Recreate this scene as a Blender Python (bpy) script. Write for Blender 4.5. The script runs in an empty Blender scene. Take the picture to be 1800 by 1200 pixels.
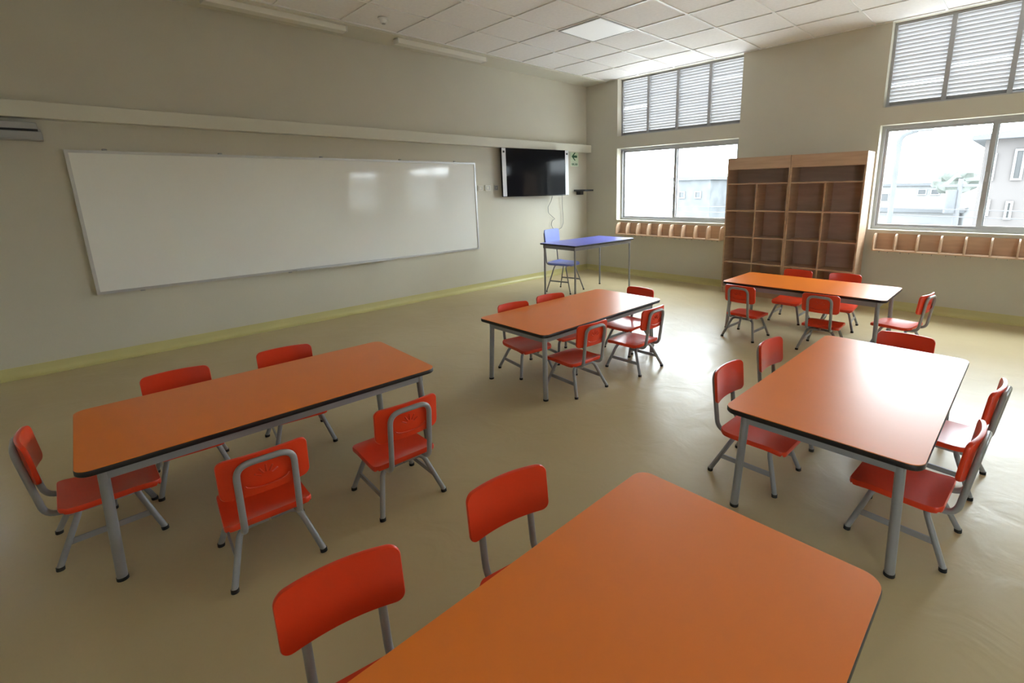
import bpy, bmesh, math, random
from mathutils import Vector, Matrix
random.seed(7)
PI = math.pi
scene = bpy.context.scene
COL = scene.collection

# ------------------------------------------------------------------ camera
cd = bpy.data.cameras.new('camera'); cam = bpy.data.objects.new('camera', cd); COL.objects.link(cam)
R = Vector((0.718, 0.695, -0.017)); U = Vector((-0.143, 0.171, 0.975)); F = Vector((-0.681, 0.698, -0.222))
F.normalize(); R = (R - F*R.dot(F)).normalized(); U = R.cross(F).normalized()
cam.matrix_world = Matrix(((R.x, U.x, -F.x, 6.121), (R.y, U.y, -F.y, 0.0), (R.z, U.z, -F.z, 1.515), (0, 0, 0, 1)))
cd.sensor_width = 36.0; cd.sensor_fit = 'HORIZONTAL'
cd.lens = 36.0*849.738/1800
cd.shift_x = (900-983.2)/1800; cd.shift_y = (526.5-600)/1800
cd.clip_start = 0.02; cd.clip_end = 300
scene.camera = cam

# ------------------------------------------------------------------ world, light, exposure
SKY = 13.0
world = bpy.data.worlds.new('world'); scene.world = world; world.use_nodes = True
wn = world.node_tree; bg = wn.nodes['Background']
bg.inputs['Color'].default_value = (0.87, 0.945, 1.0, 1); bg.inputs['Strength'].default_value = SKY
scene.view_settings.view_transform = 'Standard'
try: scene.view_settings.look = 'None'
except Exception: pass
scene.view_settings.exposure = 0.72
scene.view_settings.gamma = 1.0
scene.view_settings.use_curve_mapping = False
cy = scene.cycles
cy.use_denoising = True
cy.max_bounces = 12; cy.diffuse_bounces = 7; cy.glossy_bounces = 4; cy.transmission_bounces = 6
cy.transparent_max_bounces = 10; cy.sample_clamp_indirect = 8.0
cy.caustics_reflective = True; cy.blur_glossy = 0.6; cy.caustics_refractive = False

W, D, H, Y0 = 11.5, 7.059, 3.325, -2.0            # room: x 0..W, y Y0..D, z 0..H
WIN_X = [(0.71, 2.905), (4.65, 6.85), (8.60, 10.80)]
WZ0, WZ1, LZ0 = 0.965, 2.195, 2.395               # sliding window z range, louvre window lower edge
REAR = (8.3, 9.8, 1.10, 2.25)                      # window in the rear wall

def portal(name, x0, x1, z0, z1, y, face):
    l = bpy.data.lights.new(name, 'AREA'); l.shape = 'RECTANGLE'; l.size = x1-x0; l.size_y = z1-z0
    l.cycles.is_portal = True
    o = bpy.data.objects.new(name, l); COL.objects.link(o)
    o.location = ((x0+x1)/2, y, (z0+z1)/2)
    o.rotation_euler = (PI/2 if face < 0 else -PI/2, 0, 0)
    return o
for a, b in WIN_X:
    portal('window_daylight', a, b, WZ0, WZ1, D+0.22, -1)
    portal('louvre_daylight', a, b, LZ0, H, D+0.22, -1)
portal('rear_window_daylight', REAR[0], REAR[1], REAR[2], REAR[3], Y0-0.22, 1)

# ------------------------------------------------------------------ materials
def mat(name, col, rough=0.5, spec=0.5, metal=0.0, noise=0.0, nscale=5.0, bump=0.0, bscale=40.0, stretch=None, coat=0.0, rnoise=0.0, subs=None):
    m = bpy.data.materials.new(name); m.use_nodes = True
    nt = m.node_tree; b = nt.nodes['Principled BSDF']
    b.inputs['Base Color'].default_value = (*col, 1); b.inputs['Roughness'].default_value = rough
    b.inputs['Specular IOR Level'].default_value = spec; b.inputs['Metallic'].default_value = metal
    if coat: b.inputs['Coat Weight'].default_value = coat; b.inputs['Coat Roughness'].default_value = 0.08
    tc = nt.nodes.new('ShaderNodeTexCoord'); mp = nt.nodes.new('ShaderNodeMapping')
    nt.links.new(tc.outputs['Object'], mp.inputs['Vector'])
    if stretch: mp.inputs['Scale'].default_value = stretch
    if noise or rnoise:
        n = nt.nodes.new('ShaderNodeTexNoise'); n.inputs['Scale'].default_value = nscale; n.inputs['Detail'].default_value = 5
        nt.links.new(mp.outputs['Vector'], n.inputs['Vector'])
        if noise:
            cr = nt.nodes.new('ShaderNodeMapRange'); cr.inputs['From Min'].default_value = 0.3; cr.inputs['From Max'].default_value = 0.7
            cr.inputs['To Min'].default_value = 1-noise; cr.inputs['To Max'].default_value = 1+noise
            mx = nt.nodes.new('ShaderNodeMix'); mx.data_type = 'RGBA'; mx.blend_type = 'MULTIPLY'; mx.inputs['Factor'].default_value = 1
            mx.inputs[6].default_value = (*col, 1)
            nt.links.new(n.outputs['Fac'], cr.inputs['Value']); nt.links.new(cr.outputs['Result'], mx.inputs[7])
            nt.links.new(mx.outputs[2], b.inputs['Base Color'])
        if rnoise:
            rr = nt.nodes.new('ShaderNodeMapRange'); rr.inputs['From Min'].default_value = 0.3; rr.inputs['From Max'].default_value = 0.7
            rr.inputs['To Min'].default_value = rough-rnoise; rr.inputs['To Max'].default_value = rough+rnoise
            nt.links.new(n.outputs['Fac'], rr.inputs['Value']); nt.links.new(rr.outputs['Result'], b.inputs['Roughness'])
    if bump:
        n2 = nt.nodes.new('ShaderNodeTexNoise'); n2.inputs['Scale'].default_value = bscale; n2.inputs['Detail'].default_value = 3
        bp = nt.nodes.new('ShaderNodeBump'); bp.inputs['Strength'].default_value = bump; bp.inputs['Distance'].default_value = 0.01
        nt.links.new(mp.outputs['Vector'], n2.inputs['Vector']); nt.links.new(n2.outputs['Fac'], bp.inputs['Height'])
        nt.links.new(bp.outputs['Normal'], b.inputs['Normal'])
    return m

M = {}
M['wall'] = mat('wall_paint', (0.58, 0.55, 0.455), 0.6, 0.3, noise=0.02, nscale=2, bump=0.05, bscale=60)
M['trimpaint'] = mat('beam_paint', (0.65, 0.63, 0.53), 0.5, 0.35, noise=0.02, nscale=3)
M['cove'] = mat('yellow_vinyl_skirting', (0.56, 0.51, 0.23), 0.35, 0.45, noise=0.04, nscale=3)
M['tile'] = mat('ceiling_tile', (0.86, 0.84, 0.82), 0.9, 0.2, noise=0.03, nscale=30, bump=0.08, bscale=200)
M['tbar'] = mat('white_ceiling_bar', (0.84, 0.83, 0.81), 0.3, 0.5)
M['laminate'] = mat('orange_laminate', (0.86, 0.21, 0.014), 0.33, 0.8, noise=0.02, nscale=4, bump=0.012, bscale=90)
M['bluelam'] = mat('blue_laminate', (0.15, 0.17, 0.62), 0.30, 0.5, noise=0.02, nscale=4)
M['edge'] = mat('black_edge_band', (0.012, 0.010, 0.012), 0.4, 0.4)
M['steel'] = mat('grey_painted_steel', (0.27, 0.27, 0.275), 0.33, 0.5, noise=0.04, nscale=12)
M['rubber'] = mat('black_rubber', (0.02, 0.02, 0.02), 0.6, 0.3)
M['red'] = mat('red_plastic', (0.72, 0.042, 0.009), 0.3, 0.5, noise=0.03, nscale=8, bump=0.02, bscale=120)
M['redrelief'] = mat('red_plastic_relief', (0.62, 0.035, 0.008), 0.35, 0.5)
M['blueplastic'] = mat('blue_plastic', (0.20, 0.26, 0.75), 0.35, 0.5, noise=0.03, nscale=8)
M['board'] = mat('whiteboard_enamel', (0.84, 0.84, 0.80), 0.07, 0.5, noise=0.01, nscale=2)
M['alu'] = mat('aluminium', (0.55, 0.55, 0.55), 0.35, 0.5, metal=0.6, noise=0.03, nscale=20)
M['winframe'] = mat('grey_window_frame', (0.42, 0.42, 0.43), 0.4, 0.5, metal=0.2, noise=0.03, nscale=15)
M['tvblack'] = mat('black_gloss_bezel', (0.008, 0.008, 0.009), 0.15, 0.5)
M['screen'] = mat('dark_screen', (0.010, 0.010, 0.012), 0.08, 0.12)
M['film'] = mat('white_film_strip', (0.75, 0.75, 0.77), 0.3, 0.5)
M['white'] = mat('white_plastic', (0.72, 0.71, 0.68), 0.4, 0.5, noise=0.01)
M['lampwhite'] = mat('white_lamp_body', (0.80, 0.78, 0.70), 0.4, 0.5)
M['greyplastic'] = mat('grey_plastic', (0.36, 0.36, 0.36), 0.4, 0.5)
M['darkplastic'] = mat('dark_plastic', (0.02, 0.02, 0.022), 0.3, 0.5)
M['wood'] = mat('beech_wood', (0.50, 0.335, 0.22), 0.45, 0.4, noise=0.10, nscale=3, stretch=(1, 1, 9))
M['woodshade'] = mat('beech_shaded', (0.44, 0.31, 0.235), 0.5, 0.4, noise=0.08, nscale=3, stretch=(1, 1, 9))  # same beech as the shelves, with the shade inside mixed into the colour
M['woodedge'] = mat('pale_beech_edge', (0.64, 0.46, 0.32), 0.45, 0.4, noise=0.05, nscale=6)
M['signpaper'] = mat('pale_green_sign', (0.62, 0.72, 0.55), 0.4, 0.4)
M['signgreen'] = mat('green_sign_ink', (0.02, 0.10, 0.045), 0.4, 0.4)
M['cable'] = mat('grey_cable', (0.22, 0.23, 0.22), 0.5, 0.4)
M['seam'] = mat('dark_gap', (0.03, 0.03, 0.03), 0.6, 0.3)

def floor_mat():
    m = bpy.data.materials.new('beige_vinyl_floor'); m.use_nodes = True
    nt = m.node_tree; b = nt.nodes['Principled BSDF']; L = nt.links.new
    tc = nt.nodes.new('ShaderNodeTexCoord')
    def noise(s, det=4, dist=0.0):
        n = nt.nodes.new('ShaderNodeTexNoise'); n.inputs['Scale'].default_value = s; n.inputs['Detail'].default_value = det
        n.inputs['Distortion'].default_value = dist; L(tc.outputs['Object'], n.inputs['Vector']); return n
    n1 = noise(0.9, 6, 0.6)
    cr = nt.nodes.new('ShaderNodeValToRGB'); L(n1.outputs['Fac'], cr.inputs['Fac'])
    cr.color_ramp.elements[0].position = 0.3; cr.color_ramp.elements[0].color = (0.49, 0.395, 0.225, 1)
    cr.color_ramp.elements[1].position = 0.7; cr.color_ramp.elements[1].color = (0.545, 0.45, 0.27, 1)
    L(cr.outputs['Color'], b.inputs['Base Color'])
    n2 = noise(1.6, 3, 0.3)
    rr = nt.nodes.new('ShaderNodeMapRange'); L(n2.outputs['Fac'], rr.inputs['Value'])
    rr.inputs['From Min'].default_value = 0.35; rr.inputs['From Max'].default_value = 0.65
    rr.inputs['To Min'].default_value = 0.29; rr.inputs['To Max'].default_value = 0.37
    L(rr.outputs['Result'], b.inputs['Roughness'])
    n3 = noise(4.0, 3, 0.8); n4 = noise(26.0, 2)
    ad = nt.nodes.new('ShaderNodeMath'); ad.operation = 'MULTIPLY_ADD'; ad.inputs[1].default_value = 0.06
    L(n4.outputs['Fac'], ad.inputs[0]); L(n3.outputs['Fac'], ad.inputs[2])
    bp = nt.nodes.new('ShaderNodeBump'); bp.inputs['Strength'].default_value = 0.24; bp.inputs['Distance'].default_value = 0.02
    L(ad.outputs['Value'], bp.inputs['Height']); L(bp.outputs['Normal'], b.inputs['Normal'])
    b.inputs['Specular IOR Level'].default_value = 0.25
    return m
M['floor'] = floor_mat()

def glass_mat():
    m = bpy.data.materials.new('window_glass'); m.use_nodes = True
    nt = m.node_tree; nt.nodes.clear(); L = nt.links.new
    out = nt.nodes.new('ShaderNodeOutputMaterial'); mx = nt.nodes.new('ShaderNodeMixShader')
    tr = nt.nodes.new('ShaderNodeBsdfTransparent'); tr.inputs['Color'].default_value = (0.95, 0.97, 0.97, 1)
    gl = nt.nodes.new('ShaderNodeBsdfGlossy'); gl.inputs['Roughness'].default_value = 0.02
    fr = nt.nodes.new('ShaderNodeFresnel'); fr.inputs['IOR'].default_value = 1.45
    ge = nt.nodes.new('ShaderNodeNewGeometry'); mm = nt.nodes.new('ShaderNodeMath'); mm.operation = 'MULTIPLY'
    inv = nt.nodes.new('ShaderNodeMath'); inv.operation = 'SUBTRACT'; inv.inputs[0].default_value = 1.0
    L(ge.outputs['Backfacing'], inv.inputs[1]); L(fr.outputs['Fac'], mm.inputs[0]); L(inv.outputs[0], mm.inputs[1]); L(mm.outputs[0], mx.inputs['Fac']); L(tr.outputs[0], mx.inputs[1]); L(gl.outputs[0], mx.inputs[2]); L(mx.outputs[0], out.inputs['Surface'])
    return m
M['glass'] = glass_mat()

def louvre_mat():
    m = bpy.data.materials.new('frosted_louvre'); m.use_nodes = True
    nt = m.node_tree; nt.nodes.clear(); L = nt.links.new
    out = nt.nodes.new('ShaderNodeOutputMaterial'); mx = nt.nodes.new('ShaderNodeMixShader'); mx.inputs['Fac'].default_value = 0.018
    df = nt.nodes.new('ShaderNodeBsdfDiffuse'); df.inputs['Color'].default_value = (0.46, 0.46, 0.465, 1)
    tl = nt.nodes.new('ShaderNodeBsdfTranslucent'); tl.inputs['Color'].default_value = (0.60, 0.59, 0.59, 1)
    L(df.outputs[0], mx.inputs[1]); L(tl.outputs[0], mx.inputs[2]); L(mx.outputs[0], out.inputs['Surface'])
    return m
M['louvre'] = louvre_mat()

# ------------------------------------------------------------------ mesh helpers
def new(): return bmesh.new()
def bx(bm, x0, x1, y0, y1, z0, z1):
    vs = [bm.verts.new(p) for p in ((x0,y0,z0),(x1,y0,z0),(x1,y1,z0),(x0,y1,z0),(x0,y0,z1),(x1,y0,z1),(x1,y1,z1),(x0,y1,z1))]
    for f in ((3,2,1,0),(4,5,6,7),(0,1,5,4),(1,2,6,5),(2,3,7,6),(3,0,4,7)): bm.faces.new([vs[i] for i in f])
    return vs
def bevel(bm, w, seg=2):
    bmesh.ops.bevel(bm, geom=list(bm.edges), offset=w, segments=seg, profile=0.6, affect='EDGES', clamp_overlap=True)
def obj(name, bm, m, parent=None, smooth=True, label=None, loc=None):
    bmesh.ops.recalc_face_normals(bm, faces=list(bm.faces))
    me = bpy.data.meshes.new(name); bm.to_mesh(me); bm.free()
    if smooth:
        for p in me.polygons: p.use_smooth = True
        try: me.set_sharp_from_angle(angle=math.radians(38))
        except Exception: pass
    o = bpy.data.objects.new(name, me); COL.objects.link(o)
    for k in (m if isinstance(m, (list, tuple)) else [m]): me.materials.append(k)
    if parent is not None: o.parent = parent
    if label: o['label'] = label
    if loc: o.location = loc
    return o
def empty(name, label, cat, loc=(0,0,0), rz=0.0, group=None):
    o = bpy.data.objects.new(name, None); COL.objects.link(o); o.empty_display_size = 0.1
    o.location = loc; o.rotation_euler = (0, 0, rz)
    o['label'] = label; o['category'] = cat
    if group: o['group'] = group
    return o
def tag(o, label, cat, group=None):
    o['label'] = label; o['category'] = cat
    if group: o['group'] = group
    return o
def struct(name, bm, m, parent=None, smooth=True):
    o = obj(name, bm, m, parent, smooth)
    if parent is None: o['kind'] = 'structure'
    return o
def fillet(pts, rads, seg=6):
    out = [Vector(pts[0])]
    for i in range(1, len(pts)-1):
        p, a, b = Vector(pts[i]), Vector(pts[i-1]), Vector(pts[i+1])
        r = rads[i-1] if isinstance(rads, (list, tuple)) else rads
        da, db = (a-p), (b-p); la, lb = da.length, db.length; da.normalize(); db.normalize()
        ang = da.angle(db); t = min(r/math.tan(ang/2), la*0.49, lb*0.49)
        s, e = p+da*t, p+db*t
        for k in range(seg+1):
            u = k/seg; out.append(s*(1-u)**2 + p*2*u*(1-u) + e*u*u)
    out.append(Vector(pts[-1])); return out
def tube(bm, pts, r, n=10, cap=True, r2=None):
    pts = [Vector(p) for p in pts]
    t0 = (pts[1]-pts[0]).normalized()
    ref = Vector((0,0,1)) if abs(t0.z) < 0.9 else Vector((1,0,0))
    nrm = t0.cross(ref).normalized(); rings = []
    for i, p in enumerate(pts):
        if i == 0: t = t0
        elif i == len(pts)-1: t = (pts[i]-pts[i-1]).normalized()
        else: t = ((pts[i+1]-p).normalized()+(p-pts[i-1]).normalized()).normalized()
        nrm = (nrm - t*nrm.dot(t)).normalized(); bn = t.cross(nrm)
        rad = r if r2 is None else r+(r2-r)*i/(len(pts)-1)
        rings.append([bm.verts.new(p+nrm*rad*math.cos(2*PI*k/n)+bn*rad*math.sin(2*PI*k/n)) for k in range(n)])
    for a, b in zip(rings, rings[1:]):
        for k in range(n): bm.faces.new((a[k], a[(k+1)%n], b[(k+1)%n], b[k]))
    if cap: bm.faces.new(rings[0][::-1]); bm.faces.new(rings[-1])
def rrect(hx, hy, r, seg=6, rs=None):
    """outline of a rounded rectangle; rs = radii for corners (++, -+, --, +-)"""
    rs = rs or [r]*4; out = []
    for (sx, sy, a0), rr in zip(((1,1,0),(-1,1,PI/2),(-1,-1,PI),(1,-1,3*PI/2)), rs):
        for k in range(seg+1):
            a = a0+k/seg*PI/2
            out.append((sx*(hx-rr)+rr*math.cos(a), sy*(hy-rr)+rr*math.sin(a)))
    return out
def plate(bm, outline, fn, thick, rings=6, rnd=0.4, bottom=True):
    """dished plate: outline in 2d (u,v), fn(u,v,w) -> 3d point, w = offset through the thickness (0 top, 1 bottom)"""
    def ring(s, w, inset=0): return [bm.verts.new(fn(u*s*(1-inset), v*s*(1-inset), w)) for u, v in outline]
    n = len(outline); seq = []
    for i in range(rings, 0, -1): pass
    top = [ring(i/rings, 0.0) if i < rings else ring(1, 0.0, 0.018) for i in range(1, rings+1)]
    side = [ring(1, 0.25, 0.004), ring(1, 0.75, 0.004)]
    bot = [ring(1, 1.0, 0.018) if i == rings else ring(i/rings, 1.0) for i in range(rings, 0, -1)]
    allr = top+side+bot
    for a, b in zip(allr, allr[1:]):
        for k in range(n): bm.faces.new((a[k], a[(k+1)%n], b[(k+1)%n], b[k]))
    for r_, sgn in ((allr[0], 0.0), (allr[-1], 1.0)):
        c = bm.verts.new(fn(0, 0, sgn))
        for k in range(n): bm.faces.new((r_[k], r_[(k+1)%n], c))
def prism(bm, pts, z0, z1, T=lambda p: p):
    a = [bm.verts.new(T((x, y, z0))) for x, y in pts]; b = [bm.verts.new(T((x, y, z1))) for x, y in pts]
    n = len(pts); bm.faces.new(a[::-1]); bm.faces.new(b)
    for k in range(n): bm.faces.new((a[k], a[(k+1)%n], b[(k+1)%n], b[k]))
def copy_tree(o, parent=None):
    c = o.copy(); COL.objects.link(c)
    if parent is not None: c.parent = parent
    for ch in list(o.children): copy_tree(ch, c)
    return c

# ------------------------------------------------------------------ room shell
T = 0.25
bm = new(); bx(bm, -T, W+T, Y0-T, D+T, -0.3, 0); struct('floor', bm, M['floor'], smooth=False)
bm = new(); bx(bm, -T, W+T, Y0-T, D+T, H+0.004, H+0.3); struct('ceiling', bm, M['tile'], smooth=False)
# plaster margin of the ceiling along the whiteboard wall
bm = new(); bx(bm, 0.0, 0.46, Y0, D, H-0.02, H+0.003); struct('trim_1', bm, M['trimpaint'], smooth=False)
# suspended-ceiling T bars
bm = new()
xs = [0.482+0.665*k for k in range(0, 17)]; ys = [2.5-0.65*7+0.65*k for k in range(0, 15)]
for x in xs: bx(bm, x-0.012, x+0.012, Y0, D, H-0.006, H+0.003)
for y in ys:
    if y > Y0+0.02: bx(bm, 0.461, W, y-0.012, y+0.012, H-0.0055, H+0.003)
struct('trim_2', bm, M['tbar'], smooth=False)

def wall_with_holes(bm, u0, u1, z0, z1, holes, put):
    """boxes filling the rectangle u0..u1 x z0..z1 except holes (a,b,c,d)"""
    us = sorted({u0, u1, *[h[0] for h in holes], *[h[1] for h in holes]})
    for a, b in zip(us, us[1:]):
        hs = sorted([(h[2], h[3]) for h in holes if h[0] <= a+1e-6 and h[1] >= b-1e-6])
        z = z0
        for c, d in hs:
            if c > z+1e-6: put(bm, a, b, z, c)
            z = d
        if z < z1-1e-6: put(bm, a, b, z, z1)
holes = []
for a, b in WIN_X: holes += [(a, b, WZ0, WZ1), (a, b, LZ0, H)]
bm = new(); wall_with_holes(bm, -T, W+T, 0, H, holes, lambda m_, a, b, c, d: bx(m_, a, b, D, D+T, c, d))
bx(bm, -T, W+T, D, D+T, H, H+0.3)
struct('wall_back', bm, M['wall'], smooth=False)
bm = new(); wall_with_holes(bm, -T, W+T, 0, H, [REAR], lambda m_, a, b, c, d: bx(m_, a, b, Y0-T, Y0, c, d)); struct('wall_front', bm, M['wall'], smooth=False)
DOOR = (-1.75, -0.85, 0.0, 2.05)
bm = new(); wall_with_holes(bm, Y0, D, 0, H, [DOOR], lambda m_, a, b, c, d: bx(m_, -T, 0, a, b, c, d)); struct('wall_left', bm, M['wall'], smooth=False)
bm = new(); bx(bm, W, W+T, Y0, D, 0, H); struct('wall_right', bm, M['wall'], smooth=False)
# door standing ajar in the left wall, just outside the picture
dr = bpy.data.objects.new('door_1', None); COL.objects.link(dr); dr['kind'] = 'structure'; dr.location = (-0.12, -1.75, 0)
bm = new(); bx(bm, -0.04, 0, 0.005, 0.86, 0.01, 2.03); bevel(bm, 0.004, 1); obj('door_leaf', bm, M['lampwhite'], dr)
bm = new(); bx(bm, 0.0, 0.05, 0.78, 0.82, 0.98, 1.02); obj('handle', bm, M['alu'], dr)

# coved vinyl skirting (curved profile)
def cove_profile(h=0.10, r=0.05):
    pts = [(0, h), (0.004, h)]
    for k in range(7):
        a = PI+ k/6*PI/2
        pts.append((0.004+r+r*math.cos(a), 0.003+r+r*math.sin(a)))
    pts += [(0.004+r+0.0, 0.0), (0, 0)]
    return pts
def cove(name, p0, p1, inward):
    bm = new(); prof = cove_profile(); a, b = Vector(p0), Vector(p1); n = Vector(inward)
    A = [bm.verts.new(a+n*d+Vector((0,0,z))) for d, z in prof]; B = [bm.verts.new(b+n*d+Vector((0,0,z))) for d, z in prof]
    k = len(prof)
    for i in range(k): bm.faces.new((A[i], A[(i+1)%k], B[(i+1)%k], B[i]))
    bm.faces.new(A); bm.faces.new(B[::-1])
    return struct(name, bm, M['cove'])
cove('baseboard_left', (0, DOOR[1]+0.0, 0), (0, D, 0), (1, 0, 0))
cove('baseboard_back', (0, D, 0), (W, D, 0), (0, -1, 0))
cove('baseboard_right', (W, Y0, 0), (W, D, 0), (-1, 0, 0))

# long painted beam / cable duct along the whiteboard wall
bm = new(); bx(bm, 0, 0.12, Y0, D, 2.160, 2.292); bevel(bm, 0.004, 1); struct('trim_3', bm, M['trimpaint'])

# ------------------------------------------------------------------ windows
def frame_rect(bm, x0, x1, z0, z1, y0, y1, w):
    bx(bm, x0, x0+w, y0, y1, z0, z1); bx(bm, x1-w, x1, y0, y1, z0, z1)
    bx(bm, x0+w, x1-w, y0, y1, z0, z0+w); bx(bm, x0+w, x1-w, y0, y1, z1-w, z1)
def make_window(idx, a, b, split):
    w = bpy.data.objects.new('window_%d' % idx, None); COL.objects.link(w); w['kind'] = 'structure'; w.location = (a, D+0.12, 0)
    def P(name, bm, m, par=w, smooth=False):
        bmesh.ops.translate(bm, verts=bm.verts, vec=(-a, -(D+0.12), 0)); return obj(name, bm, m, par, smooth)
    y = D+0.12
    bm = new(); frame_rect(bm, a, b, WZ0, WZ1, y, y+0.07, 0.035); P('window_frame', bm, M['winframe'])
    mid = a+(b-a)*split
    # fixed left pane, sliding right sash
    bm = new(); frame_rect(bm, a+0.03, mid+0.03, WZ0+0.03, WZ1-0.03, y+0.035, y+0.06, 0.035); P('window_sash', bm, M['winframe'])
    bm = new(); frame_rect(bm, mid-0.03, b-0.03, WZ0+0.03, WZ1-0.03, y+0.008, y+0.033, 0.045); P('window_sash', bm, M['winframe'])
    for x0, x1, yy in ((a+0.06, mid, y+0.047), (mid+0.012, b-0.07, y+0.02)):
        bm = new(); bx(bm, x0, x1, yy, yy+0.005, WZ0+0.06, WZ1-0.06); P('glass_pane', bm, M['glass'])
    # small latch
    bm = new(); bx(bm, mid-0.02, mid-0.005, y-0.012, y+0.01, 1.52, 1.62); P('latch', bm, M['alu'])
    # louvre window above
    bm = new(); frame_rect(bm, a, b, LZ0, H, y, y+0.06, 0.03); P('louvre_frame', bm, M['winframe'])
    n = 4; bw = (b-a)/n
    for k in range(1, n):
        bm = new(); x = a+bw*k; bx(bm, x-0.022, x+0.022, y-0.005, y+0.055, LZ0+0.028, H-0.028); P('mullion', bm, M['winframe'])
    for k in range(n):
        bm = new(); x0 = a+bw*k+0.020; x1 = a+bw*(k+1)-0.020
        if k == 0: x0 += 0.006
        if k == n-1: x1 -= 0.006
        m_ = 21; z0 = LZ0+0.028; dz = (H-0.032-z0)/m_
        for i in range(m_):
            zc = z0+dz*(i+0.5); open_ = math.radians(46+random.uniform(-2, 2))
            if random.random() < 0.05: open_ += math.radians(16)
            hw = 0.026; c, s = hw*math.sin(open_), hw*math.cos(open_)
            # blade: outer edge low, inner edge high
            yi, zi, yo, zo = y+0.03-c, zc+s, y+0.03+c, zc-s
            t = 0.0015; xa, xb = x0+0.002, x1-0.002
            vs = [bm.verts.new(p) for p in ((xa,yi,zi-t),(xb,yi,zi-t),(xb,yo,zo-t),(xa,yo,zo-t),(xa,yi,zi+t),(xb,yi,zi+t),(xb,yo,zo+t),(xa,yo,zo+t))]
            for f in ((3,2,1,0),(4,5,6,7),(0,1,5,4),(1,2,6,5),(2,3,7,6),(3,0,4,7)): bm.faces.new([vs[j] for j in f])
        P('louvre_blades', bm, M['louvre'])
    return w
make_window(1, *WIN_X[0], 0.5)
make_window(2, *WIN_X[1], 0.475)
make_window(3, *WIN_X[2], 0.5)
w4 = bpy.data.objects.new('window_4', None); COL.objects.link(w4); w4['kind'] = 'structure'; w4.location = (REAR[0], Y0-0.15, 0)
bm = new(); frame_rect(bm, 0, REAR[1]-REAR[0], REAR[2], REAR[3], 0, 0.06, 0.05); obj('window_frame', bm, M['winframe'], w4, False)
bm = new(); bx(bm, 0.05, REAR[1]-REAR[0]-0.05, 0.03, 0.035, REAR[2]+0.05, REAR[3]-0.05); obj('glass_pane', bm, M['glass'], w4, False)

# ------------------------------------------------------------------ tables
TL, TW, TH = 1.505, 0.752, 0.5225
def make_table(name, label, cat, L_, W_, H_, top_m, group=None, leg_r=0.0185, inset=0.075, foot_in=0.056, crad=0.05, band=0.026, apron_h=0.055):
    t = empty(name, label, cat, group=group)
    bm = new(); o = rrect(L_/2, W_/2, crad, 8); prism(bm, o, H_-0.003, H_); obj('tabletop', bm, top_m, t)
    bm = new()
    rr = [(0.0, H_-0.0032), (0.002, H_-0.008), (0.002, H_-band+0.005), (-0.001, H_-band)]
    rings = []
    for off, z in rr:
        oo = rrect(L_/2+off, W_/2+off, crad, 8); rings.append([bm.verts.new((x, y, z)) for x, y in oo])
    n = len(rings[0])
    for a_, b_ in zip(rings, rings[1:]):
        for k in range(n): bm.faces.new((a_[k], a_[(k+1)%n], b_[(k+1)%n], b_[k]))
    bm.faces.new(rings[0]); bm.faces.new(rings[-1][::-1]); obj('edge_band', bm, M['edge'], t)
    zt = H_-band; hx, hy = L_/2-inset+0.016, W_/2-inset+0.016
    bm = new()
    bx(bm, -hx, hx, hy-0.03, hy, zt-apron_h, zt); bx(bm, -hx, hx, -hy, -hy+0.03, zt-apron_h, zt)
    bx(bm, hx-0.03, hx, -hy+0.03, hy-0.03, zt-apron_h, zt); bx(bm, -hx, -hx+0.03, -hy+0.03, hy-0.03, zt-apron_h, zt)
    obj('apron', bm, M['steel'], t, False)
    for sx in (-1, 1):
        for sy in (-1, 1):
            top = Vector((sx*(L_/2-inset), sy*(W_/2-inset), zt-0.001)); ft = Vector((sx*(L_/2-foot_in), sy*(W_/2-foot_in), 0.012))
            bm = new(); tube(bm, [top, ft], leg_r, 14); lg = obj('leg', bm, M['steel'], t)
            bm = new(); tube(bm, [ft+Vector((0,0,0.002)), Vector((ft.x, ft.y, 0.0))], leg_r+0.0015, 14); obj('rubber_foot', bm, M['rubber'], lg)
    return t
tab = make_table('activity_table', 'x', 'table', TL, TW, TH, M['laminate'], group='orange activity tables')
TABLES = [
 (3.361, 0.648, 1.548, 'low orange table nearest the left end of the whiteboard, five red chairs around it'),
 (3.407, 2.988, 1.573, 'low orange table in the middle of the room, in front of the blue desk'),
 (5.594, 2.762, 1.565, 'low orange table at the right with strong white window glare on its top'),
 (4.550, 5.279, 0.006, 'low orange table farthest back, standing right in front of the wooden shelf units'),
 (5.607, 0.573, 1.575, 'large bright orange table in the foreground, cut by the bottom edge'),
]
for i, (x, y, a, lab) in enumerate(TABLES):
    t = tab if i == 0 else copy_tree(tab)
    t.location = (x, y, 0); t.rotation_euler = (0, 0, a); t['label'] = lab
desk = make_table('teacher_desk', 'tall blue-topped desk with slim grey legs near the far left corner', 'desk', 1.33, 0.68, 0.78, M['bluelam'],
                  leg_r=0.014, inset=0.05, foot_in=0.045, crad=0.02, band=0.022, apron_h=0.05)
desk.location = (1.47, 5.40, 0); desk.rotation_euler = (0, 0, PI/2)

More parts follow.
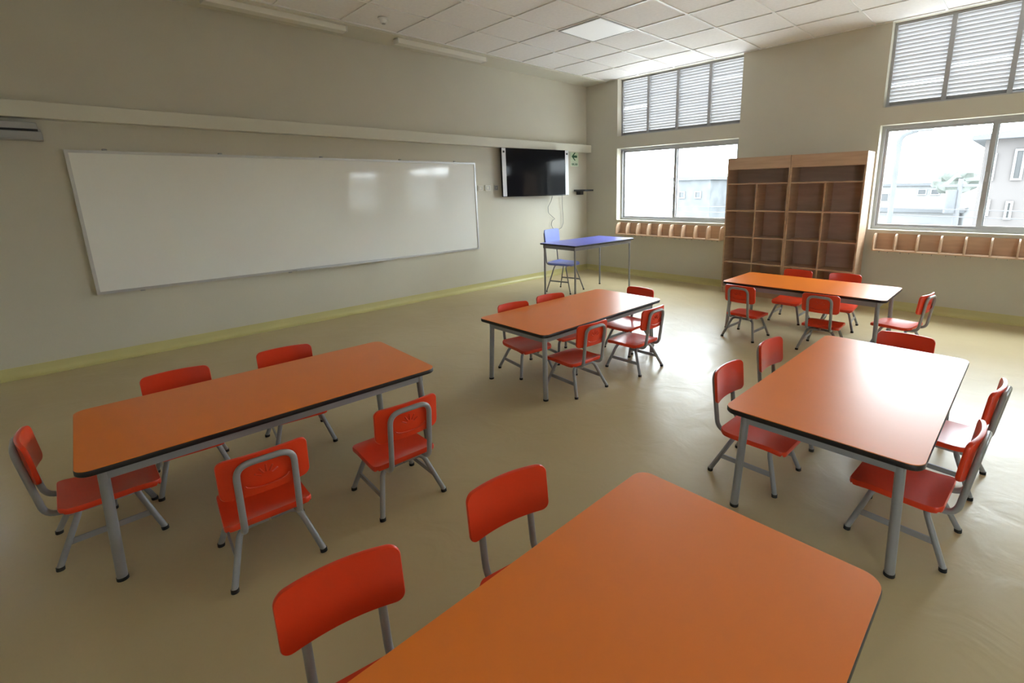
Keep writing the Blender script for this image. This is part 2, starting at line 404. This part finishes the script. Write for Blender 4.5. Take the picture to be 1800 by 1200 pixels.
# ------------------------------------------------------------------ chairs (local +x = forward)
def seat_bm(w_f, w_r, x0, x1, z, dish, thick=0.016, crf=0.045, crr=0.04):
    hx = (x1-x0)/2; cx = (x0+x1)/2
    out = rrect(1, 1, 0, 8, rs=[crf/hx*0.9, crr/hx*0.9, crr/hx*0.9, crf/hx*0.9])
    dense = []
    for i in range(len(out)):
        a, b = out[i], out[(i+1) % len(out)]
        d = math.hypot(a[0]-b[0], a[1]-b[1]); k = max(1, int(d/0.16))
        for j in range(k): dense.append((a[0]+(b[0]-a[0])*j/k, a[1]+(b[1]-a[1])*j/k))
    def fn(u, v, w):
        x = cx+u*hx; hw = w_r+(w_f-w_r)*(u+1)/2; y = v*hw
        zz = z - dish*(1-min(1, u*u))*(1-0.85*v*v)*0.9
        if u > 0.35: zz -= 0.014*((u-0.35)/0.65)**2          # waterfall front
        if u < -0.55: zz += 0.012*((-u-0.55)/0.45)**2        # raised rear lip
        edge = max(abs(u), abs(v)); t = thick + (0.010 if edge > 0.93 else 0)
        return Vector((x, y, zz-w*t))
    bm = new(); plate(bm, dense, fn, thick, rings=7); return bm
def back_bm(hw, z0, z1, x_edge, x_mid, lean, thick=0.016, cr=0.028):
    hz = (z1-z0)/2; cz = (z0+z1)/2
    out = rrect(hw, hz, cr, 6); dense = []
    for i in range(len(out)):
        a, b = out[i], out[(i+1) % len(out)]
        d = math.hypot(a[0]-b[0], a[1]-b[1]); k = max(1, int(d/0.02))
        for j in range(k): dense.append((a[0]+(b[0]-a[0])*j/k, a[1]+(b[1]-a[1])*j/k))
    def fn(u, v, w):
        e = (u/hw)**2
        x = x_mid+(x_edge-x_mid)*e - lean*(v/hz)*0.5
        return Vector((x-w*thick, u, cz+v+0.004*(1-e)*(1 if v > 0 else 0)*v/hz))
    bm = new(); plate(bm, dense, fn, thick, rings=6); return bm
def make_chair(name, label, m_seat, s, cat='chair', group=None, adult=False):
    c = empty(name, label, cat, group=group)
    g = s
    r = g['r']
    obj('seat', seat_bm(*g['seat']), m_seat, c)
    bk = obj('backrest', back_bm(*g['back']), m_seat, c)
    sz = g['sz']; ux, uy = g['ux'], g['uy']; zt = g['zt']; lean = g['lean']
    # back tube: inverted U that bends forward under the seat
    pts = [(0.06, -uy*0.95, sz), (ux+0.012, -uy, sz), (ux-lean, -uy, zt), (ux-lean, uy, zt), (ux+0.012, uy, sz), (0.06, uy*0.95, sz)]
    bm = new(); tube(bm, fillet(pts, [g['rb'], 0.055, 0.055, g['rb']], 7), r, 12); obj('back_tube', bm, M['steel'], c)
    if not adult:
        bm = new()                                  # moulded hand-print relief on the back of the backrest
        z0, z1 = g['back'][1], g['back'][2]; zc = (z0+z1)/2-0.02; xb = g['back'][4]-0.0165
        for a in (-58, -28, 0, 28, 58):
            aa = math.radians(a); L0, L1 = 0.022, 0.052-abs(a)*0.0001
            p = [Vector((xb-0.0008-0.02*(k*0), math.sin(aa)*q, zc+math.cos(aa)*q)) for k, q in enumerate((L0, (L0+L1)/2, L1))]
            tube(bm, p, 0.0036, 8)
        for k in range(1):
            arc = [Vector((xb-0.0008, 0.075*math.cos(t), zc-0.012+0.022*math.sin(t))) for t in [PI+PI*q/10 for q in range(11)]]
            tube(bm, arc, 0.003, 6)
        obj('handprint_relief', bm, M['redrelief'], bk)
    fx, rx, fy, ry = g['fx'], g['rx'], g['fy'], g['ry']
    # legs: transverse arches, one mesh per leg, joined under the seat
    for (bx_, ftx, fty) in ((g['ax_f'], fx, fy), (g['ax_r'], rx, ry)):
        for sgn in (-1, 1):
            pts = [(bx_, sgn*0.003, sz-r*1.6), (bx_, sgn*g['ay'], sz-r*1.6), (ftx, sgn*fty, 0.012)]
            bm = new(); tube(bm, fillet(pts, g['rl'], 8), r, 12); lg = obj('leg', bm, M['steel'], c)
            bm = new(); d = (Vector((ftx, sgn*fty, 0))-Vector((bx_, sgn*g['ay'], sz))).normalized()
            tube(bm, [Vector((ftx, sgn*fty, 0.013))-d*0.003, Vector((ftx, sgn*fty, 0.0))], r+0.002, 12); obj('rubber_foot', bm, M['rubber'], lg)
    k = g['sth']
    for sgn in (-1, 1):
        def P(bx_, ftx, fty):
            a, b = Vector((bx_, sgn*g['ay'], sz-r)), Vector((ftx, sgn*fty, 0)); t = (a.z-k)/(a.z-b.z); return a+(b-a)*t
        a, b = P(g['ax_f'], fx, fy), P(g['ax_r'], rx, ry)
        bm = new(); h = r*1.05
        n = (b-a).normalized()
        vs = bx(bm, 0, (b-a).length, -0.004, 0.004, -h, h)
        q = n.to_track_quat('X', 'Z').to_matrix()
        for v in vs: v.co = a+q @ v.co
        obj('stretcher', bm, M['steel'], c, False)
    return c
KID = dict(seat=(0.150, 0.160, -0.165, 0.175, 0.250, 0.010), back=(0.157, 0.386, 0.557, -0.186, -0.212, 0.016), r=0.0122, sz=0.222,
           ux=-0.212, uy=0.098, zt=0.535, lean=0.028, rb=0.06, fx=0.150, rx=-0.197, fy=0.163, ry=0.164, ax_f=0.085, ax_r=-0.105, ay=0.105, rl=0.05, sth=0.095)
ADULT = dict(seat=(0.185, 0.20, -0.19, 0.20, 0.445, 0.012, 0.018, 0.10, 0.05), back=(0.20, 0.735, 0.93, -0.205, -0.225, 0.02), r=0.0100, sz=0.415,
           ux=-0.225, uy=0.16, zt=0.90, lean=0.03, rb=0.05, fx=0.22, rx=-0.20, fy=0.20, ry=0.20, ax_f=0.10, ax_r=-0.09, ay=0.13, rl=0.06, sth=0.17)
kid = make_chair('child_chair', 'x', M['red'], KID, group='red child chairs')
CH = [
 # x, y, heading deg, label
 (2.985, 0.310, -4, 'red child chair on the whiteboard side of the left table, the left one'),
 (3.000, 0.850, -8, 'red child chair on the whiteboard side of the left table, the right one'),
 (3.900, 0.420, 176, 'red child chair seen from behind at the left table, its seat partly under the top'),
 (3.920, 1.009, 178, "red child chair seen from behind by the left table's right end, nearest the room's middle"),
 (3.245, -0.035, 90, 'red child chair at the head of the left table, by the left picture edge'),
 (3.165, 2.625, -9, 'red child chair on the whiteboard side of the middle table, the left one'),
 (3.165, 3.075, -11, 'red child chair on the whiteboard side of the middle table, just below the blue chair'),
 (3.694, 2.640, 176, 'red child chair seen from behind, beside the nearest leg of the middle table'),
 (3.777, 3.300, 180, 'red child chair seen from behind at the middle table, standing in the floor glare'),
 (3.437, 3.694, -90, 'red child chair at the far short end of the middle table'),
 (5.241, 2.430, -1, 'red child chair left of the glare-topped right table, beside its near left leg'),
 (5.240, 3.014, -3, 'red child chair left of the glare-topped right table, farther one, mostly hidden'),
 (5.872, 2.406, 177, 'red child chair tucked under the near right corner of the glare-topped right table'),
 (5.909, 3.060, 175, 'red child chair right of the glare-topped right table, farther one with whitish seat glare'),
 (5.634, 3.521, -90, 'red child chair at the far short end of the right table, only its backrest seen'),
 (4.140, 4.810, 87, 'red child chair seen from behind at the near left corner of the farthest table'),
 (4.840, 4.880, 92, 'red child chair seen from behind, mid near side of the farthest table'),
 (4.246, 5.700, -90, 'red child chair between the farthest table and the bookcases, the left one'),
 (4.745, 5.740, -84, 'red child chair between the farthest table and the bookcases, the right one'),
 (5.340, 5.310, 170, 'red child chair at the right short end of the farthest table, seen side-on'),
 (5.159, 0.890, -9, 'red child chair on the left side of the foreground table, the farther one'),
 (5.144, 0.327, -10, 'largest red child chair, at the bottom, left side of the foreground table'),
]
for i, (x, y, a, lab) in enumerate(CH):
    c = kid if i == 0 else copy_tree(kid)
    c.location = (x, y, 0); c.rotation_euler = (0, 0, math.radians(a)); c['label'] = lab
tc_ = make_chair('teacher_chair', 'blue plastic chair with slim grey legs tucked at the blue desk', M['blueplastic'], ADULT, adult=True)
tc_.location = (1.10, 5.27, 0); tc_.rotation_euler = (0, 0, math.radians(12))

# ------------------------------------------------------------------ whiteboard
wb = empty('whiteboard', 'long glossy whiteboard in an aluminium frame on the left wall', 'whiteboard', (0, 2.33, 1.28))
by0, by1, bz0, bz1 = 0.155, 4.50, 0.640, 1.925
def wbp(name, bm, m, smooth=True, label=None):
    bmesh.ops.translate(bm, verts=bm.verts, vec=(0, -2.33, -1.28)); return obj(name, bm, m, wb, smooth, label)
bm = new(); bx(bm, 0.004, 0.022, by0+0.02, by1-0.02, bz0+0.02, bz1-0.02); wbp('board_panel', bm, M['board'], False)
bm = new(); fw_ = 0.025
for (a, b, c, d) in ((by0, by1, bz0, bz0+fw_), (by0, by1, bz1-fw_, bz1), (by0, by0+fw_, bz0+fw_, bz1-fw_), (by1-fw_, by1, bz0+fw_, bz1-fw_)):
    bx(bm, 0.0, 0.030, a, b, c, d)
wbp('board_frame', bm, M['alu'], False)
for y in (0.42, 1.30, 2.30, 3.30, 4.15):
    bm = new(); bx(bm, 0, 0.018, y-0.018, y+0.018, bz1, bz1+0.016); bevel(bm, 0.003, 1); wbp('mounting_clip', bm, M['greyplastic'])
for y in (0.48, 1.80):
    bm = new(); bx(bm, 0, 0.018, y-0.018, y+0.018, bz0-0.014, bz0); bevel(bm, 0.003, 1); wbp('mounting_clip', bm, M['greyplastic'])
bm = new(); bx(bm, 0.03, 0.085, 1.85, 3.02, bz0+0.004, bz0+0.010); bx(bm, 0.080, 0.085, 1.85, 3.02, bz0+0.010, bz0+0.022); wbp('pen_tray', bm, M['alu'], False)

# ------------------------------------------------------------------ television, cable, player shelf
TVA, TVB = Vector((0.10, 4.955)), Vector((0.29, 6.255)); TVROT = -math.atan2(TVB.x-TVA.x, TVB.y-TVA.y); TVHW = (TVB-TVA).length/2; TVLOC = ((TVA.x+TVB.x)/2, (TVA.y+TVB.y)/2, 1.788)
tv = empty('television', 'black flat television with white strips down both sides, mounted on the wall', 'television', TVLOC, TVROT)
def tvp(name, bm, m, smooth=True, par=None, label=None): return obj(name, bm, m, par or tv, smooth, label)
hw_, hh_ = TVHW, 0.372
bm = new(); bx(bm, -0.045, -0.005, -hw_, hw_, -hh_, hh_); bevel(bm, 0.006, 2); hs = tvp('housing', bm, M['tvblack'])
bm = new(); bx(bm, -0.005, 0.0, -hw_+0.012, hw_-0.012, -hh_+0.018, hh_-0.010); tvp('screen', bm, M['screen'], False)
for s_ in (-1, 1):
    bm = new(); bx(bm, 0.0, 0.004, s_*(hw_-0.035)-0.035, s_*(hw_-0.035)+0.035, -hh_+0.008, hh_-0.004); st = tvp('white_strip', bm, M['film'], False)
    bm = new(); bx(bm, 0.004, 0.005, s_*(hw_-0.035)-0.016, s_*(hw_-0.035)+0.016, hh_-0.075, hh_-0.045); tvp('square_mark', bm, M['darkplastic'], False, st)
bm = new(); bx(bm, -0.12, -0.045, -0.42, 0.10, -0.15, 0.15); bevel(bm, 0.004, 1); tvp('wall_mount', bm, M['darkplastic'])
pts = [(0.05, 6.10, 1.42), (0.05, 6.06, 1.32), (0.03, 6.00, 1.22), (0.03, 6.01, 1.12), (0.03, 6.14, 1.03), (0.03, 6.17, 1.01), (0.03, 6.10, 0.985), (0.03, 6.07, 0.91),
       (0.03, 6.12, 0.84), (0.03, 6.22, 0.81), (0.03, 6.33, 0.84), (0.03, 6.38, 0.93), (0.03, 6.375, 1.08), (0.04, 6.35, 1.25), (0.05, 6.34, 1.42)]
bm = new(); tube(bm, fillet(pts, 0.05, 4), 0.0045, 8); tag(obj('power_cable', bm, M['cable']), 'thin grey cable hanging in a loop below the television', 'cable')
ps = empty('media_shelf', 'small black wall shelf in the corner right of the television', 'shelf', (0, 6.80, 1.46))
bm = new(); bx(bm, 0.0, 0.27, -0.10, 0.14, 0.016, 0.048); bevel(bm, 0.003, 1); obj('shelf_plate', bm, M['darkplastic'], ps)
bm = new(); bx(bm, 0.0, 0.10, -0.03, 0.06, -0.045, 0.03); bevel(bm, 0.004, 1); obj('bracket', bm, M['darkplastic'], ps)

# ------------------------------------------------------------------ sockets
def socket(y0, y1, z0, z1, plate_m, inner_m, lab):
    s_ = empty('wall_socket', lab, 'socket', (0, (y0+y1)/2, (z0+z1)/2), group='wall sockets beside the whiteboard')
    hy, hz = (y1-y0)/2, (z1-z0)/2
    bm = new(); bx(bm, 0, 0.012, -hy, hy, -hz, hz); bevel(bm, 0.004, 2); obj('cover_plate', bm, plate_m, s_)
    bm = new()
    for (a, b, c, d) in ((-hy*0.62, hy*0.62, hz*0.5, hz*0.62), (-hy*0.62, hy*0.62, -hz*0.62, -hz*0.5), (-hy*0.62, -hy*0.50, -hz*0.5, hz*0.5), (hy*0.50, hy*0.62, -hz*0.5, hz*0.5)):
        bx(bm, 0.012, 0.014, a, b, c, d)
    obj('insert_rim', bm, inner_m, s_, False)
    return s_
socket(4.540, 4.635, 1.515, 1.595, M['trimpaint'], M['greyplastic'], 'pale square wall socket right beside the edge of the whiteboard')
socket(4.675, 4.785, 1.515, 1.600, M['trimpaint'], M['greyplastic'], 'widest pale wall socket, middle one of the three beside the whiteboard')
socket(4.860, 4.930, 1.520, 1.595, M['greyplastic'], M['seam'], 'grey wall socket nearest the television')

# ------------------------------------------------------------------ exit sign with arrow and small caption plate
sg = empty('exit_sign', 'pale green sign with dark green left-pointing arrow, right of the television', 'sign', (0, 6.725, 2.045))
bm = new(); bx(bm, 0, 0.004, -0.105, 0.105, -0.05, 0.135); obj('arrow_plate', bm, M['signpaper'], sg, False)
bm = new()
TT = lambda p: (p[2], p[0], p[1]+0.045)
prism(bm, [(-0.075,0),(0.0,0.068),(0.03,0.068),(-0.018,0.020),(0.070,0.020),(0.070,-0.020),(-0.018,-0.020),(0.03,-0.068),(0.0,-0.068)], 0.004, 0.0055, TT); obj('arrow', bm, M['signgreen'], sg, False)
bm = new(); bx(bm, 0, 0.004, -0.105, 0.105, -0.125, -0.055); cp = obj('caption_plate', bm, M['signpaper'], sg, False)
GL = {'S': ["111","100","111","001","111"], 'A': ["111","101","111","101","101"], 'L': ["100","100","100","100","111"], 'I': ["1","1","1","1","1"], 'D': ["110","101","101","101","110"]}
bm = new(); u = 0.0074; yy = -0.075
for ch in 'SALIDA':
    g_ = GL[ch]; w_ = len(g_[0])
    for r_, row in enumerate(g_):
        for c_, v in enumerate(row):
            if v == '1': bx(bm, 0.004, 0.0055, yy+c_*u, yy+(c_+1)*u, -0.090+(2-r_)*u-u/2, -0.090+(2-r_)*u+u/2)
    yy += (w_+0.9)*u
obj('caption_text', bm, M['signgreen'], cp, False)

# ------------------------------------------------------------------ wall-mounted unit at the left edge
wu = empty('wall_box', 'grey wall-mounted box with a horizontal groove at the left picture edge, under the beam', 'wall unit', (0, -0.45, 2.06))  # plain grooved box, its use not identified
bm = new(); bx(bm, 0, 0.15, -0.5, 0.5, -0.075, -0.008); bx(bm, 0, 0.13, -0.497, 0.497, -0.008, 0.012); bx(bm, 0, 0.14, -0.5, 0.48, 0.012, 0.062); bevel(bm, 0.004, 1)
obj('housing', bm, M['greyplastic'], wu)
bm = new(); bx(bm, 0.13, 0.132, -0.48, 0.48, -0.006, 0.010); obj('groove_strip', bm, M['seam'], wu, False)  # dark strip laid along the groove

# ------------------------------------------------------------------ ceiling lamps, detector, ceiling light panel
def batten(y0, y1, x0, x1, lab):
    b_ = empty('batten_lamp', lab, 'lamp', ((x0+x1)/2, (y0+y1)/2, H-0.02), group='batten lamps above the whiteboard')
    hx, hy = (x1-x0)/2, (y1-y0)/2
    bm = new(); bx(bm, -hx, hx, -hy+0.012, hy-0.012, -0.055, 0); bevel(bm, 0.006, 2); obj('lamp_body', bm, M['lampwhite'], b_)
    for s in (-1, 1):
        bm = new(); bx(bm, -hx-0.002, hx+0.002, s*(hy-0.006)-0.006, s*(hy-0.006)+0.006, -0.058, 0); bevel(bm, 0.003, 1); obj('end_cap', bm, M['white'], b_)
batten(1.28, 2.60, 0.28, 0.40, 'white batten lamp on the ceiling edge above the whiteboard, the left and nearer one')
batten(3.20, 4.52, 0.28, 0.40, 'white batten lamp on the ceiling edge above the whiteboard, the right one towards the corner')
sd = empty('smoke_detector', 'small round white detector on the ceiling between the two batten lamps', 'detector', (0.84, 2.80, H))
bm = new(); tube(bm, [(0,0,-0.0), (0,0,-0.012)], 0.055, 24); obj('base', bm, M['white'], sd)
bm = new(); tube(bm, [(0,0,-0.012), (0,0,-0.035), (0,0,-0.052)], 0.040, 24, r2=0.030); obj('sensor_head', bm, M['white'], sd)
bm = new(); tube(bm, [(0,0,-0.052), (0,0,-0.058)], 0.018, 16); obj('sensor_eye', bm, M['greyplastic'], sd)
lx0, lx1, ly0, ly1 = 1.812+0.014, 2.477-0.014, 4.45+0.014, 5.10-0.014
pl = empty('ceiling_light_panel', 'square white light panel set among the ceiling tiles', 'ceiling light', ((lx0+lx1)/2, (ly0+ly1)/2, H))
hx, hy = (lx1-lx0)/2, (ly1-ly0)/2
bm = new(); frame_rect(bm, -hx, hx, -hy, hy, 0, 1, 0.018)
for v in bm.verts: v.co = Vector((v.co.x, v.co.z, 0.0 if v.co.y > 0.5 else -0.014))
obj('panel_frame', bm, M['alu'], pl, False)
dm = mat('light_diffuser', (0.85, 0.87, 0.86), 0.35, 0.5); dm.node_tree.nodes['Principled BSDF'].inputs['Emission Color'].default_value = (0.92, 0.97, 1, 1)
dm.node_tree.nodes['Principled BSDF'].inputs['Emission Strength'].default_value = 0.18
bm = new(); bx(bm, -hx+0.018, hx-0.018, -hy+0.018, hy-0.018, -0.009, 0); obj('diffuser', bm, dm, pl, False)

# ------------------------------------------------------------------ bookshelf units
def bookcase(x0, x1, lab):
    b_ = empty('bookcase', lab, 'bookcase', ((x0+x1)/2, 6.82, 0), group='wooden bookcases')
    hw = (x1-x0)/2; y0, y1 = -0.16, 0.16; t = 0.018; hgt = 1.893
    def P(name, bm, m=M['wood']):
        return obj(name, bm, m, b_, False)
    for s in (-1, 1):
        bm = new(); xa = s*(hw-t/2-0.001); bx(bm, xa-t/2, xa+t/2, y0, y1, 0, hgt); P('side_panel', bm)
    bm = new(); bx(bm, -hw+t+0.001, hw-t-0.001, y1-0.010, y1, 0.02, hgt-0.02); P('back_panel', bm, M['woodshade'])
    bm = new(); bx(bm, -hw+t+0.001, hw-t-0.001, y0+0.001, y1-0.010, hgt-t, hgt); P('top_panel', bm)
    bm = new(); bx(bm, -hw+t+0.001, hw-t-0.001, y0+0.002, y0+0.018, hgt-0.155, hgt-t); P('header_board', bm)
    for z in (1.548, 1.182, 0.818, 0.462, 0.09):
        bm = new(); bx(bm, -hw+t+0.001, hw-t-0.001, y0+0.004, y1-0.010, z-t/2, z+t/2); P('shelf', bm)
    bm = new(); bx(bm, -hw+t+0.001, hw-t-0.001, y0+0.02, y0+0.035, 0.0, 0.081); P('plinth', bm)
    for a, b in ((1.182, 1.548), (0.818, 1.182), (0.462, 0.818), (0.09, 0.462)):
        bm = new(); bx(bm, -t/2, t/2, y0+0.006, y1-0.010, a+t/2, b-t/2); P('divider', bm)
bookcase(2.952, 3.795, 'left wooden bookcase of open compartments against the window wall')
bookcase(3.797, 4.645, 'right wooden bookcase of open compartments, next to the second window')

# ------------------------------------------------------------------ cubby racks under the windows
def cubby(x0, n, pitch, lab):
    c = empty('cubby_rack', lab, 'cubby rack', (x0+n*pitch/2, D, 0.72), group='cubby racks under the windows')
    hx = n*pitch/2; dep = 0.16; hh = 0.205; t = 0.015
    bm = new(); bx(bm, -hx, hx+t, -0.012, 0, 0, hh); obj('back_board', bm, M['wood'], c, False)
    bm = new(); bx(bm, -hx, hx+t, -dep, -0.012, 0, t); obj('bottom_board', bm, M['woodedge'], c, False)
    prof = [(-0.012, t), (-dep+0.004, t), (-dep+0.004, t+0.02)]
    for k in range(7):
        a = k/6*PI/2; prof.append((-dep+0.09-0.086*math.cos(a), 0.075+(hh-0.075)*math.sin(a)))
    prof.append((-0.012, hh))
    for k in range(n+1):
        xx = -hx+k*pitch; bm = new(); prism(bm, prof, 0, t, lambda p, xx=xx: (xx+p[2], p[0], p[1])); obj('divider', bm, M['woodedge'], c, False)
    for k in range(n):
        for f in (0.3, 0.7):
            xx = -hx+(k+f)*pitch; bm = new()
            tube(bm, fillet([(xx, -0.045, 0.0), (xx, -0.045, -0.024), (xx, -0.072, -0.026), (xx, -0.078, -0.010)], 0.008, 3), 0.0028, 6); obj('coat_hook', bm, M['steel'], c)
cubby(0.805, 9, 0.217, 'wooden cubby rack with coat hooks under the left window, left of the bookcases')
cubby(4.745, 9, 0.217, 'wooden cubby rack with coat hooks under the right window, right of the bookcases')

# ------------------------------------------------------------------ outside
O_ = {}
O_['ground'] = mat('pale_asphalt', (0.45, 0.45, 0.44), 0.9, 0.2, noise=0.08, nscale=0.3)
O_['pale'] = mat('pale_render', (0.12, 0.12, 0.12), 0.9, 0.2, noise=0.05, nscale=0.5)
O_['beige'] = mat('beige_render', (0.075, 0.068, 0.066), 0.9, 0.2, noise=0.05, nscale=0.5)
O_['grey'] = mat('grey_render', (0.072, 0.075, 0.078), 0.9, 0.2, noise=0.2, nscale=1.5)
O_['dark'] = mat('dark_window', (0.03, 0.031, 0.033), 0.3, 0.4)
O_['roof'] = mat('tin_roof', (0.06, 0.062, 0.066), 0.7, 0.3, noise=0.1, nscale=1)
O_['pole'] = mat('concrete_pole', (0.07, 0.07, 0.075), 0.8, 0.3)
O_['leaf'] = mat('pale_foliage', (0.085, 0.092, 0.082), 0.9, 0.2, noise=0.3, nscale=3)
O_['blue'] = mat('blue_van_paint', (0.06, 0.06, 0.10), 0.4, 0.4)
G = -4.5
bm = new(); bx(bm, -60, 60, D+T+0.3, 120, G-0.2, G); o = obj('ground', bm, O_['ground'], None, False); o['kind'] = 'structure'
bm = new(); bx(bm, -40, 40, -60, Y0-T-0.3, G-0.2, G); o = obj('ground', bm, O_['ground'], None, False); o['kind'] = 'structure'
def house(name, lab, x0, x1, y0, y1, z1, wm, wins, gable=None, group=None):
    h = empty(name, lab, 'building', ((x0+x1)/2, (y0+y1)/2, G), group=group); ox, oy = (x0+x1)/2, (y0+y1)/2
    bm = new(); bx(bm, x0-ox, x1-ox, y0-oy, y1-oy, 0, z1-G); obj('wall', bm, wm, h, False)
    bm = new()
    if gable:
        a, b = x0-ox-0.3, x1-ox+0.3; zz = z1-G
        prism(bm, [(a, zz), (b, zz), (b, zz+0.12), ((a+b)/2, zz+gable), (a, zz+0.12)], y0-oy-0.4, y1-oy, lambda p: (p[0], p[2], p[1]))
    else: bx(bm, x0-ox-0.15, x1-ox+0.15, y0-oy-0.15, y1-oy+0.15, z1-G, z1-G+0.18)
    obj('roof', bm, O_['roof'], h, False)
    for (a, b, c, d) in wins:
        bm = new(); frame_rect(bm, a-ox, b-ox, c-G, d-G, y0-oy-0.06, y0-oy+0.02, 0.06); f_ = obj('window_frame', bm, O_['pale'], h, False)
        bm = new(); bx(bm, a-ox+0.06, b-ox-0.06, y0-oy-0.02, y0-oy+0.01, c-G+0.06, d-G-0.06); obj('pane', bm, O_['dark'], f_, False)
    return h
house('house', 'beige two-storey house with narrow windows seen at the right picture edge', 4.75, 10.5, 20, 28, 2.75, O_['beige'],
      [(4.75+0.10, 4.75+0.32, 1.55, 2.35), (5.45, 5.70, 1.55, 2.45), (6.3, 6.9, 1.5, 2.5), (4.98, 5.10, 0.5, 1.0), (5.45, 5.62, 0.4, 0.95)], gable=0.45)
house('house', 'pale flat house far behind, with two small dark windows', -3.2, 1.9, 40, 48, 1.35, O_['pale'], [(0.35, 0.85, 0.75, 1.15), (1.05, 1.55, 0.75, 1.15), (-2.2, -1.2, 0.3, 0.9)])
house('house', 'low pale building across the street with a long flat roof', -1.6, 3.9, 26, 33, 0.30, O_['pale'], [(-0.9, -0.1, -0.8, -0.2), (2.2, 3.0, -0.8, -0.2)])
house('house', 'grey block building seen through the right half of the left window', -9.0, -6.7, 25, 29, 1.9, O_['grey'], [(-8.6, -8.2, 0.9, 1.3), (-7.6, -7.2, 0.9, 1.3)])
house('house', 'long grey block added out of view to cut sky glare mirrored in the whiteboard', 19, 46, 14, 24, 2.3, mat('glare_block_render', (0.2, 0.2, 0.195), 0.9, 0.2, noise=0.1, nscale=0.4), [(22+4*i, 24+4*i, 2*j-3.0, 2*j-1.8) for i in range(6) for j in range(3)])  # unseen block, added to hide low sky from the whiteboard reflection
def bush(x, y, z, r, lab):
    bm = new(); bmesh.ops.create_icosphere(bm, subdivisions=3, radius=r)
    for v in bm.verts: v.co *= 1+random.uniform(-0.22, 0.22); v.co.z *= 0.7
    t_ = empty('tree', lab, 'tree', (x, y, G), group='trees outside'); bmesh.ops.translate(bm, verts=bm.verts, vec=(0, 0, z-G)); obj('foliage', bm, O_['leaf'], t_)
    bm = new(); tube(bm, [(0,0,0), (0.05,0,z-G)], r*0.12, 8); obj('trunk', bm, O_['pole'], t_)
bush(2.6, 36, 1.6, 1.0, 'pale tree crown above the distant roofs, left of the utility pole')
bush(5.3, 31, 1.5, 0.9, 'pale tree crown between the utility pole and the beige house')
up = empty('utility_pole', 'grey utility pole with a transformer can seen through the right window', 'pole', (4.86, 14, G))
bm = new(); tube(bm, [(0,0,0), (0,0,6.1)], 0.07, 10, r2=0.05); obj('shaft', bm, O_['pole'], up)
bm = new(); tube(bm, [(-0.13,0,5.35), (-0.13,0,5.85)], 0.11, 12); obj('transformer', bm, O_['roof'], up)
bm = new(); bx(bm, -0.35, 0.35, -0.03, 0.03, 5.92, 5.98); obj('cross_arm', bm, O_['pole'], up, False)
for k, (z, lab) in enumerate(((1.02, 'upper overhead wire crossing in front of the distant houses'), (0.86, 'lower overhead wire crossing in front of the distant houses'))):
    bm = new(); tube(bm, [Vector((-6+k*0.3+i*2.0, 13.8, z-0.10*math.sin(PI*((i*0.25) % 1)))) for i in range(11)], 0.012, 5); tag(obj('overhead_wire', bm, O_['pole']), lab, 'wire', 'overhead wires')
sl = empty('street_lamp', 'curved-arm street lamp at the upper left of the right window', 'street lamp', (3.98, 12, G))
bm = new(); tube(bm, fillet([(0,0,0), (0,0,6.95), (0.28,0,7.03)], 0.2, 6), 0.05, 10); obj('pole', bm, O_['grey'], sl)
bm = new(); bx(bm, 0.2, 0.52, -0.07, 0.07, 7.0, 7.07); bevel(bm, 0.01, 1); obj('lamp_head', bm, O_['pole'], sl)
van = empty('van', 'small blue and white van parked low outside the right window', 'van', (3.45, 18, G))
bm = new(); bx(bm, -1.1, 1.3, -0.8, 0.8, 0.35, 1.1); bevel(bm, 0.08, 2); obj('body', bm, O_['blue'], van)
bm = new(); bx(bm, -0.7, 1.25, -0.75, 0.75, 1.1, 1.85); bevel(bm, 0.1, 2); obj('cabin', bm, O_['pale'], van)
for sx in (-0.7, 0.85):
    for sy in (-0.72, 0.72):
        bm = new(); tube(bm, [(sx, sy-0.08, 0.32), (sx, sy+0.08, 0.32)], 0.32, 16); obj('wheel', bm, M['rubber'], van)
